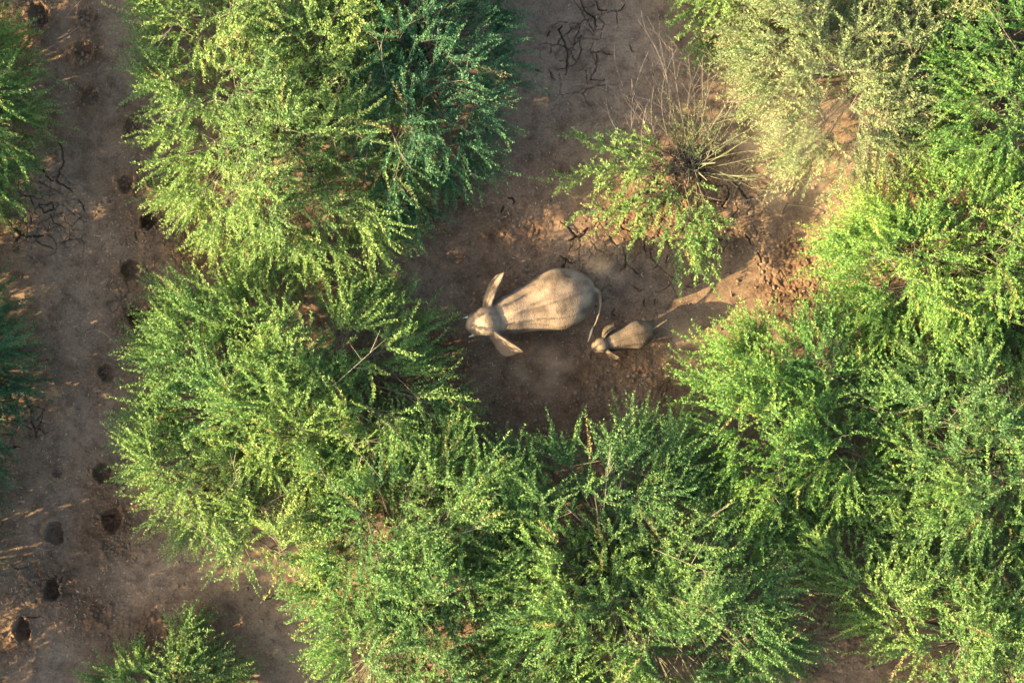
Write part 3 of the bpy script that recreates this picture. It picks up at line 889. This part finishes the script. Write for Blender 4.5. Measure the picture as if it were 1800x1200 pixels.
def tube_rings(pts, rad, n=16, squash=None):
    P = np.array(pts, float); T = norm(np.gradient(P, axis=0)); rings = []
    for k in range(len(P)):
        ref = np.array([0, 1.0, 0]) if abs(T[k][1]) < 0.9 else np.array([1.0, 0, 0])
        U = norm(np.cross(ref, T[k])); V = np.cross(T[k], U)
        rx = rad[k] if not isinstance(rad[k], tuple) else rad[k][0]
        ry = rad[k] if not isinstance(rad[k], tuple) else rad[k][1]
        rings.append([tuple(P[k] + U * rx * math.cos(a) + V * ry * math.sin(a)) for a in np.arange(n) * 2 * math.pi / n])
    return rings


def smooth_path(pts, vals, n):
    """Catmull-Rom through points with a value list."""
    P = np.array(pts, float); Vv = np.array(vals, float)
    A = np.concatenate([P, Vv.reshape(len(P), -1)], 1)
    A = np.concatenate([2 * A[:1] - A[1:2], A, 2 * A[-1:] - A[-2:-1]])
    out = []
    for t in np.linspace(0, len(P) - 1 - 1e-6, n):
        i = int(t); u = t - i
        a, b, c, e = A[i], A[i + 1], A[i + 2], A[i + 3]
        out.append(0.5 * (2 * b + (c - a) * u + (2 * a - 5 * b + 4 * c - e) * u * u + (3 * b - a - 3 * c + e) * u ** 3))
    out = np.array(out)
    return out[:, :3], out[:, 3:]


def ellipsoid(c, r, tilt=0.0, n=16, m=10):
    rings = []
    for i in range(1, m):
        t = -math.pi / 2 + math.pi * i / m
        ring = []
        for j in range(n):
            a = 2 * math.pi * j / n
            x = r[0] * math.sin(t); y = r[1] * math.cos(t) * math.cos(a); z = r[2] * math.cos(t) * math.sin(a)
            xx = x * math.cos(tilt) - z * math.sin(tilt); zz = x * math.sin(tilt) + z * math.cos(tilt)
            ring.append((c[0] + xx, c[1] + y, c[2] + zz))
        rings.append(ring)
    return rings


def ear_rings(spine, down, thick, out_n):
    """A leaf-like ear: a top edge line 'spine' with a hanging depth 'down' at each station (vector), given thickness."""
    rings = []
    for (p, dv, t) in zip(spine, down, thick):
        p = np.array(p, float); dv = np.array(dv, float)
        nn = norm(np.cross(dv, np.array(out_n, float)))
        ring = []
        p = p + nn * 0.035 * math.sin(7.0 * np.linalg.norm(p[:2]))
        for s, w in ((0, 0.0), (0.03, 1.0), (0.3, 0.8), (0.65, 0.65), (0.95, 0.5), (1.0, 0.0)):
            ring.append(p + dv * s + nn * t * w + nn * 0.10 * math.sin(s * 3.0) * np.linalg.norm(dv))
        for s, w in ((0.95, 0.5), (0.65, 0.65), (0.3, 0.8), (0.03, 1.0)):
            ring.append(p + dv * s - nn * t * w + nn * 0.10 * math.sin(s * 3.0) * np.linalg.norm(dv))
        rings.append([tuple(q) for q in ring])
    return rings


def skin_material(name, c1, c2, c3):
    m, nt, nd, lk, pr = new_mat(name)
    tc = nd.new('ShaderNodeTexCoord')
    n1 = nd.new('ShaderNodeTexNoise'); n1.inputs['Scale'].default_value = 2.3; n1.inputs['Detail'].default_value = 6
    lk.new(tc.outputs['Object'], n1.inputs['Vector'])
    rp = ramp(nd, [(0.33, c1), (0.5, c2), (0.7, c3)])
    lk.new(n1.outputs['Fac'], rp.inputs[0])
    n2 = nd.new('ShaderNodeTexNoise'); n2.inputs['Scale'].default_value = 30; n2.inputs['Detail'].default_value = 5
    lk.new(tc.outputs['Object'], n2.inputs['Vector'])
    r2 = ramp(nd, [(0.3, (0.75, 0.75, 0.75)), (0.7, (1.12, 1.1, 1.08))])
    lk.new(n2.outputs['Fac'], r2.inputs[0])
    mx = nd.new('ShaderNodeMix'); mx.data_type = 'RGBA'; mx.blend_type = 'MULTIPLY'; mx.inputs[0].default_value = 0.8
    lk.new(rp.outputs[0], mx.inputs[6]); lk.new(r2.outputs[0], mx.inputs[7])
    lk.new(mx.outputs[2], pr.inputs['Base Color'])
    pr.inputs['Roughness'].default_value = 1.0
    pr.inputs['Specular IOR Level'].default_value = 0.03
    # irregular skin folds across the body plus fine pebbling
    mp = nd.new('ShaderNodeMapping'); mp.inputs['Scale'].default_value = (19.0, 4.5, 5.0)
    lk.new(tc.outputs['Object'], mp.inputs['Vector'])
    wv = nd.new('ShaderNodeTexNoise'); wv.inputs['Scale'].default_value = 1.0; wv.inputs['Detail'].default_value = 3; wv.inputs['Distortion'].default_value = 0.4
    lk.new(mp.outputs[0], wv.inputs['Vector'])
    vo = nd.new('ShaderNodeTexVoronoi'); vo.inputs['Scale'].default_value = 20
    mp2 = nd.new('ShaderNodeMapping'); mp2.inputs['Scale'].default_value = (1.6, 0.8, 1.0)
    lk.new(tc.outputs['Object'], mp2.inputs['Vector']); lk.new(mp2.outputs[0], vo.inputs['Vector'])
    ad = nd.new('ShaderNodeMath'); ad.operation = 'MULTIPLY_ADD'; ad.inputs[1].default_value = 0.6
    lk.new(vo.outputs['Distance'], ad.inputs[0]); lk.new(wv.outputs['Fac'], ad.inputs[2])
    bp = nd.new('ShaderNodeBump'); bp.inputs['Strength'].default_value = 0.4; bp.inputs['Distance'].default_value = 0.03
    lk.new(ad.outputs[0], bp.inputs['Height']); lk.new(bp.outputs[0], pr.inputs['Normal'])
    return m


SKIN = skin_material('elephant_skin', (0.10, 0.076, 0.054), (0.19, 0.142, 0.097), (0.265, 0.20, 0.133))
SKIN_CALF = skin_material('calf_skin', (0.07, 0.054, 0.038), (0.125, 0.094, 0.064), (0.18, 0.136, 0.092))
IVORY = bark_material('ivory', (0.62, 0.58, 0.48), (0.75, 0.72, 0.62))
HAIR = bark_material('tail_hair', (0.02, 0.018, 0.016), (0.05, 0.045, 0.04))
EYE = bark_material('eye', (0.02, 0.012, 0.008), (0.035, 0.02, 0.012))


def body_ring(x, w, top, bot, n=28):
    zc = bot + (top - bot) * 0.42
    ring = []
    for j in range(n):
        a = 2 * math.pi * j / n
        s, c = math.sin(a), math.cos(a)
        if c > 0:
            z = zc + (top - zc) * abs(c) ** 1.3
            y = w * math.copysign(abs(s) ** 1.0, s)
        else:
            z = zc - (zc - bot) * abs(c) ** 0.8
            y = w * math.copysign(abs(s) ** 0.85, s)
        ring.append((x, y, z))
    return ring


def build_elephant(loc, rz, scale, label, calf):
    e = empty('elephant', loc, label, 'elephant', 'elephants walking in the clearing', rz)
    S = scale
    bmv, bmf = [], []

    def add(rings):
        v, f = loft(rings)
        o = len(bmv)
        bmv.extend([tuple(np.array(p) * S) for p in v]); bmf.extend([tuple(i + o for i in ff) for ff in f])
    fat = 0.98 if calf else 1.0
    st = [(-1.74, .14, 1.78, 1.45), (-1.66, .38, 1.98, 1.20), (-1.45, .62, 2.12, 1.00), (-1.1, .83, 2.24, .86), (-.75, .93, 2.30, .76), (-.4, .92, 2.31, .70), (0, .82, 2.25, .72),
          (.4, .73, 2.22, .80), (.75, .66, 2.26, .90), (1.05, .61, 2.25, 1.05), (1.3, .56, 2.20, 1.20), (1.5, .51, 2.14, 1.32), (1.65, .45, 2.10, 1.42)]
    p, vv = smooth_path([(a, 0, 0) for a, *_ in st], [(b, c, q) for _, b, c, q in st], 40)
    add([body_ring(pp[0], max(.05, w) * fat, t, b) for pp, (w, t, b) in zip(p, vv)])
    # backbone
    P, rr = smooth_path([(1.2, 0, 2.19), (.8, 0, 2.25), (.4, 0, 2.22), (0, 0, 2.24), (-.4, 0, 2.30), (-.8, 0, 2.285), (-1.15, 0, 2.215), (-1.45, 0, 2.10)], [.05, .075, .08, .085, .085, .08, .07, .05], 40)
    add(tube_rings(P, [float(q[0]) for q in rr], 10))
    # shoulder and hip masses
    for sy in (-1, 1):
        add(ellipsoid((.70, sy * .30, 1.35), (.46, .27, .62)))
        add(ellipsoid((-.90, sy * .40, 1.38), (.62, .38, .62)))
        ph = 0.16 * sy
        for fx, fy, zt, pr_ in ((.78 + ph, .38, 1.5, [.27, .24, .20, .165, .165, .20, .205]), (-1.02 - ph, .40, 1.5, [.34, .27, .20, .16, .155, .19, .195])):
            k = 1 if fx > 0 else -1
            xs = [0, .0, .02 * k, .04 * -k, .0, .02, .02]
            pts = [(fx - .0 + xs[i], sy * fy, z) for i, z in enumerate((zt, 1.15, .85, .55, .28, .08, .0))]
            add(tube_rings(pts, pr_, 16))
    # head: skull dome, brow, cheeks
    hs = 1.36 if calf else 1.28
    add(ellipsoid((1.68, 0, 1.92), (.38 * hs, .36 * hs, .40 * hs)))
    for sy in (-1, 1):
        add(ellipsoid((.80, sy * .24, 1.96), (.34, .17, .22)))
        add(ellipsoid((-.80, sy * .42, 1.86), (.40, .26, .24)))
    add(ellipsoid((1.86, .09, 2.02), (.22 * hs, .19 * hs, .24 * hs)))
    add(ellipsoid((1.86, -.09, 2.02), (.22 * hs, .19 * hs, .24 * hs)))
    add(ellipsoid((1.98, 0, 1.72), (.28 * hs, .30 * hs, .40 * hs), tilt=-0.15))
    for sy in (-1, 1):
        add(ellipsoid((1.72, sy * .22, 1.60), (.28, .16, .32)))
        add(ellipsoid((2.05, sy * .19, 1.50), (.18, .11, .22)))
    add(ellipsoid((1.85, 0, 1.32), (.26, .15, .16), tilt=0.5))
    # trunk
    tp = [(2.06, 0, 1.74), (2.16, 0, 1.48), (2.24, .0, 1.15), (2.28, .02, .82), (2.26, .05, .50), (2.16, .09, .22), (2.02, .12, .14)]
    P, rr = smooth_path(tp, [.24, .215, .17, .13, .10, .078, .06], 24)
    add(tube_rings(P, [float(q[0]) for q in rr], 14))
    # ears
    if not calf:
        # far-side ear (towards the top of the photograph), seen almost edge-on
        sp, dn = smooth_path([(1.52, -.22, 2.08), (1.44, -.42, 2.12), (1.26, -.64, 2.12), (1.06, -.88, 2.08), (.87, -1.10, 2.00), (.74, -1.28, 1.86)],
                             [(.16, -.02, -.70), (.26, -.05, -.90), (.32, -.06, -1.05), (.36, -.05, -1.08), (.38, -.02, -.95), (.34, .02, -.68)], 12)
        add(ear_rings(sp, dn, [.05, .055, .055, .05, .05, .045, .045, .04, .04, .035, .035, .03], (0, 1, 0.25)))
        sp, dn = smooth_path([(1.52, .22, 2.08), (1.50, .42, 2.11), (1.33, .64, 2.10), (1.15, .86, 2.04), (.98, 1.06, 1.95), (.86, 1.22, 1.80)],
                             [(.16, .02, -.70), (.26, .06, -.88), (.38, .12, -1.0), (.50, .14, -1.02), (.58, .10, -.90), (.54, .02, -.62)], 12)
        add(ear_rings(sp, dn, [.05, .055, .055, .05, .05, .045, .045, .04, .04, .035, .035, .03], (0, -1, 0.25)))
    else:
        for sp_, dn_, nv in (
                ([(1.50, -.24, 2.08), (1.30, -.46, 2.20), (1.00, -.62, 2.24), (.70, -.76, 2.18), (.45, -.88, 2.02)],
                 [(.05, -.12, -.40), (.10, -.30, -.48), (.12, -.40, -.50), (.12, -.34, -.42), (.08, -.18, -.22)], (0, 1, 0.25)),
                ([(1.50, .24, 2.08), (1.38, .46, 2.16), (1.20, .68, 2.14), (1.00, .90, 2.05), (.82, 1.08, 1.90)],
                 [(.05, .10, -.50), (.14, .22, -.68), (.20, .28, -.78), (.20, .22, -.66), (.14, .10, -.36)], (0, -1, 0.25))):
            sp, dn = smooth_path(sp_, dn_, 12)
            add(ear_rings(sp, dn, [.07, .08, .085, .08, .08, .075, .07, .065, .06, .055, .05, .045], nv))
    # tail
    if calf:
        tl = [(-1.62, 0, 1.86), (-1.80, -.03, 1.86), (-2.05, -.10, 1.90), (-2.35, -.20, 1.98), (-2.62, -.28, 2.02)]
    else:
        tl = [(-1.62, .0, 1.90), (-1.80, .12, 1.82), (-1.80, .36, 1.66), (-1.68, .70, 1.52), (-1.48, 1.00, 1.46), (-1.34, 1.14, 1.42)]
    P, rr = smooth_path(tl, np.linspace(.075, .024 if not calf else .036, len(tl)), 20)
    add(tube_rings(P, [float(q[0]) for q in rr], 10))
    me = bpy.data.meshes.new('body_loft'); me.from_pydata(bmv, [], bmf); me.update()
    tmp = bpy.data.objects.new('body_loft', me); COL.objects.link(tmp)
    rm = tmp.modifiers.new('r', 'REMESH'); rm.mode = 'VOXEL'; rm.voxel_size = 0.034 * S; rm.use_smooth_shade = True
    sm = tmp.modifiers.new('s', 'SMOOTH'); sm.factor = 0.5; sm.iterations = 5
    bpy.context.view_layer.update()
    dg = bpy.context.evaluated_depsgraph_get()
    bm_me = bpy.data.meshes.new_from_object(tmp.evaluated_get(dg))
    bpy.data.objects.remove(tmp); bpy.data.meshes.remove(me)
    bm_me.name = 'body'
    bm_me.materials.clear(); bm_me.materials.append(SKIN_CALF if calf else SKIN)
    bm_me.polygons.foreach_set('use_smooth', np.ones(len(bm_me.polygons), bool))
    link(bpy.data.objects.new('body', bm_me), e)

    def part(name, rings, mat):
        v, f = loft(rings)
        m = bpy.data.meshes.new(name); m.from_pydata([tuple(np.array(q) * S) for q in v], [], f); m.update()
        m.polygons.foreach_set('use_smooth', np.ones(len(m.polygons), bool)); m.materials.append(mat)
        return link(bpy.data.objects.new(name, m), e)
    for sy in (-1, 1):
        part('eye', ellipsoid((1.93, sy * .255 * (1.1 if calf else 1), 1.74), (.035, .03, .03)), EYE)
        if not calf:
            P, rr = smooth_path([(2.05, sy * .20, 1.42), (2.14, sy * .25, 1.26), (2.26, sy * .29, 1.14), (2.38, sy * .30, 1.10)], [.05, .045, .036, .008], 12)
            part('tusk', tube_rings(P, [float(q[0]) for q in rr], 10), IVORY)
    a, b = np.array(tl[-2]), np.array(tl[-1])
    dt = norm(b - a)
    if calf:
        part('tail_tuft', tube_rings([b - dt * .06, b + dt * .05, b + dt * .16], [.03, .05, .012], 8), HAIR)
    else:
        part('tail_tuft', tube_rings([b - dt * .05, b + dt * .08 + [0, .03, -.02], b + dt * .22 + [.0, .08, -.06], b + dt * .36 + [.02, .12, -.12]], [.03, .055, .04, .008], 8), HAIR)
    return e


X, Y, _ = at(950, 535, 2.0)
build_elephant((X, Y, float(ground_height(np.array([X]), np.array([Y]))[0]) + 0.0), R(196.9), 1.0, 'large dusty adult elephant with white tusks and spread ears', False)
X, Y, _ = at(1103, 592, 0.9)
build_elephant((X, Y, float(ground_height(np.array([X]), np.array([Y]))[0]) + 0.0), R(197.0), 0.49, 'small tuskless elephant calf following behind the adult', True)


# ------------------------------------------------------------------ fallen straw and twigs on the path
def stem_thing(name, label, pts, r, mat, z=0.02, cat='twig'):
    P = np.array([at(a, b)[:2] for a, b in pts])
    zz = ground_height(P[:, 0], P[:, 1]) + z
    c, _ = smooth_path(np.concatenate([P, zz[:, None]], 1), np.zeros(len(P)), 16)
    base = c[0].copy()
    v, q4 = tubes(c[None], np.linspace(r, r * 0.45, 16)[None], 5)
    o = link(bpy.data.objects.new(name, quads_mesh(name, v - base, q4, mat, True)))
    o.location = base
    return tag(o, label, cat, 'dry stems lying on the mud')


stem_thing('dry_straw', 'thin curved yellow straw lying on the smooth path mud', [(150, 592), (153, 584), (170, 580), (190, 590), (205, 606), (216, 619)], 0.010, STRAW)
stem_thing('dry_twig', 'pale twig lying near the topmost footprints', [(103, 69), (122, 60), (140, 48)], 0.011, BARK_PALE)
stem_thing('dry_twig', 'thin dark twig slanting from the top edge over the path', [(145, 0), (130, 15), (115, 32)], 0.010, BARK_PALE)
stem_thing('dry_twig', 'short crooked twig beside the crumbled footprint by the pale shrub', [(247, 325), (255, 320), (259, 312)], 0.010, STRAW)
stem_thing('dry_twig', 'pale twig lying at the lower footprint rim', [(63, 961), (75, 965), (90, 966)], 0.010, BARK_PALE)
stem_thing('dry_straw', 'long thin stem lying beside the dusty olive shrub', [(1383, 360), (1410, 362), (1440, 368), (1470, 385)], 0.010, STRAW)


# ------------------------------------------------------------------ kicked-up dust
def dust(label, px, py, z, size, density, seed, rot=0.0):
    bm = bmesh.new(); bmesh.ops.create_icosphere(bm, subdivisions=3, radius=1.0)
    me = bpy.data.meshes.new('dust_cloud'); bm.to_mesh(me); bm.free()
    m = bpy.data.materials.new('dust'); m.use_nodes = True
    nd, lk = m.node_tree.nodes, m.node_tree.links
    nd.remove(nd['Principled BSDF'])
    pv = nd.new('ShaderNodeVolumePrincipled')
    pv.inputs['Color'].default_value = (0.80, 0.66, 0.50, 1)
    pv.inputs['Anisotropy'].default_value = 0.1
    tc = nd.new('ShaderNodeTexCoord')
    ln = nd.new('ShaderNodeVectorMath'); ln.operation = 'LENGTH'; lk.new(tc.outputs['Object'], ln.inputs[0])
    fo = nd.new('ShaderNodeMapRange'); fo.interpolation_type = 'SMOOTHSTEP'
    fo.inputs['From Min'].default_value = 1.0; fo.inputs['From Max'].default_value = 0.15
    lk.new(ln.outputs['Value'], fo.inputs['Value'])
    mp = nd.new('ShaderNodeMapping'); mp.inputs['Location'].default_value = (seed * 3.1, seed * 1.7, 0); mp.inputs['Scale'].default_value = (size[0] * 1.2, size[1] * 1.2, size[2] * 1.2)
    lk.new(tc.outputs['Object'], mp.inputs['Vector'])
    nz = nd.new('ShaderNodeTexNoise'); nz.inputs['Scale'].default_value = 1.0; nz.inputs['Detail'].default_value = 4
    lk.new(mp.outputs[0], nz.inputs['Vector'])
    mr = nd.new('ShaderNodeMapRange'); mr.inputs['From Min'].default_value = 0.44; mr.inputs['From Max'].default_value = 0.66
    lk.new(nz.outputs['Fac'], mr.inputs['Value'])
    a = nd.new('ShaderNodeMath'); a.operation = 'MULTIPLY'; lk.new(fo.outputs[0], a.inputs[0]); lk.new(mr.outputs[0], a.inputs[1])
    b = nd.new('ShaderNodeMath'); b.operation = 'MULTIPLY'; b.inputs[1].default_value = density; lk.new(a.outputs[0], b.inputs[0])
    lk.new(b.outputs[0], pv.inputs['Density'])
    lk.new(pv.outputs[0], nd['Material Output'].inputs['Volume'])
    me.materials.append(m)
    o = link(bpy.data.objects.new('dust_cloud', me))
    o.location = at(px, py, z); o.scale = size; o.rotation_euler = (0, 0, rot)
    tag(o, label, 'dust', 'dust raised by the elephants', 'stuff')


dust('pale dust puff beside the large elephant', 955, 645, 0.8, (1.4, 1.2, 0.9), 0.65, 1)
dust('dust drifting over the rump of the large elephant', 1050, 462, 1.2, (1.4, 1.1, 1.2), 0.30, 2)
dust('dust trailing behind the calf', 1190, 590, 0.8, (1.6, 1.0, 0.8), 0.10, 3)
dust('thin dust haze hanging by the dusty olive shrub', 1400, 230, 2.6, (3.2, 3.6, 2.4), 0.12, 4)
import sys
print('TOTALS', TOTAL, file=sys.stderr)
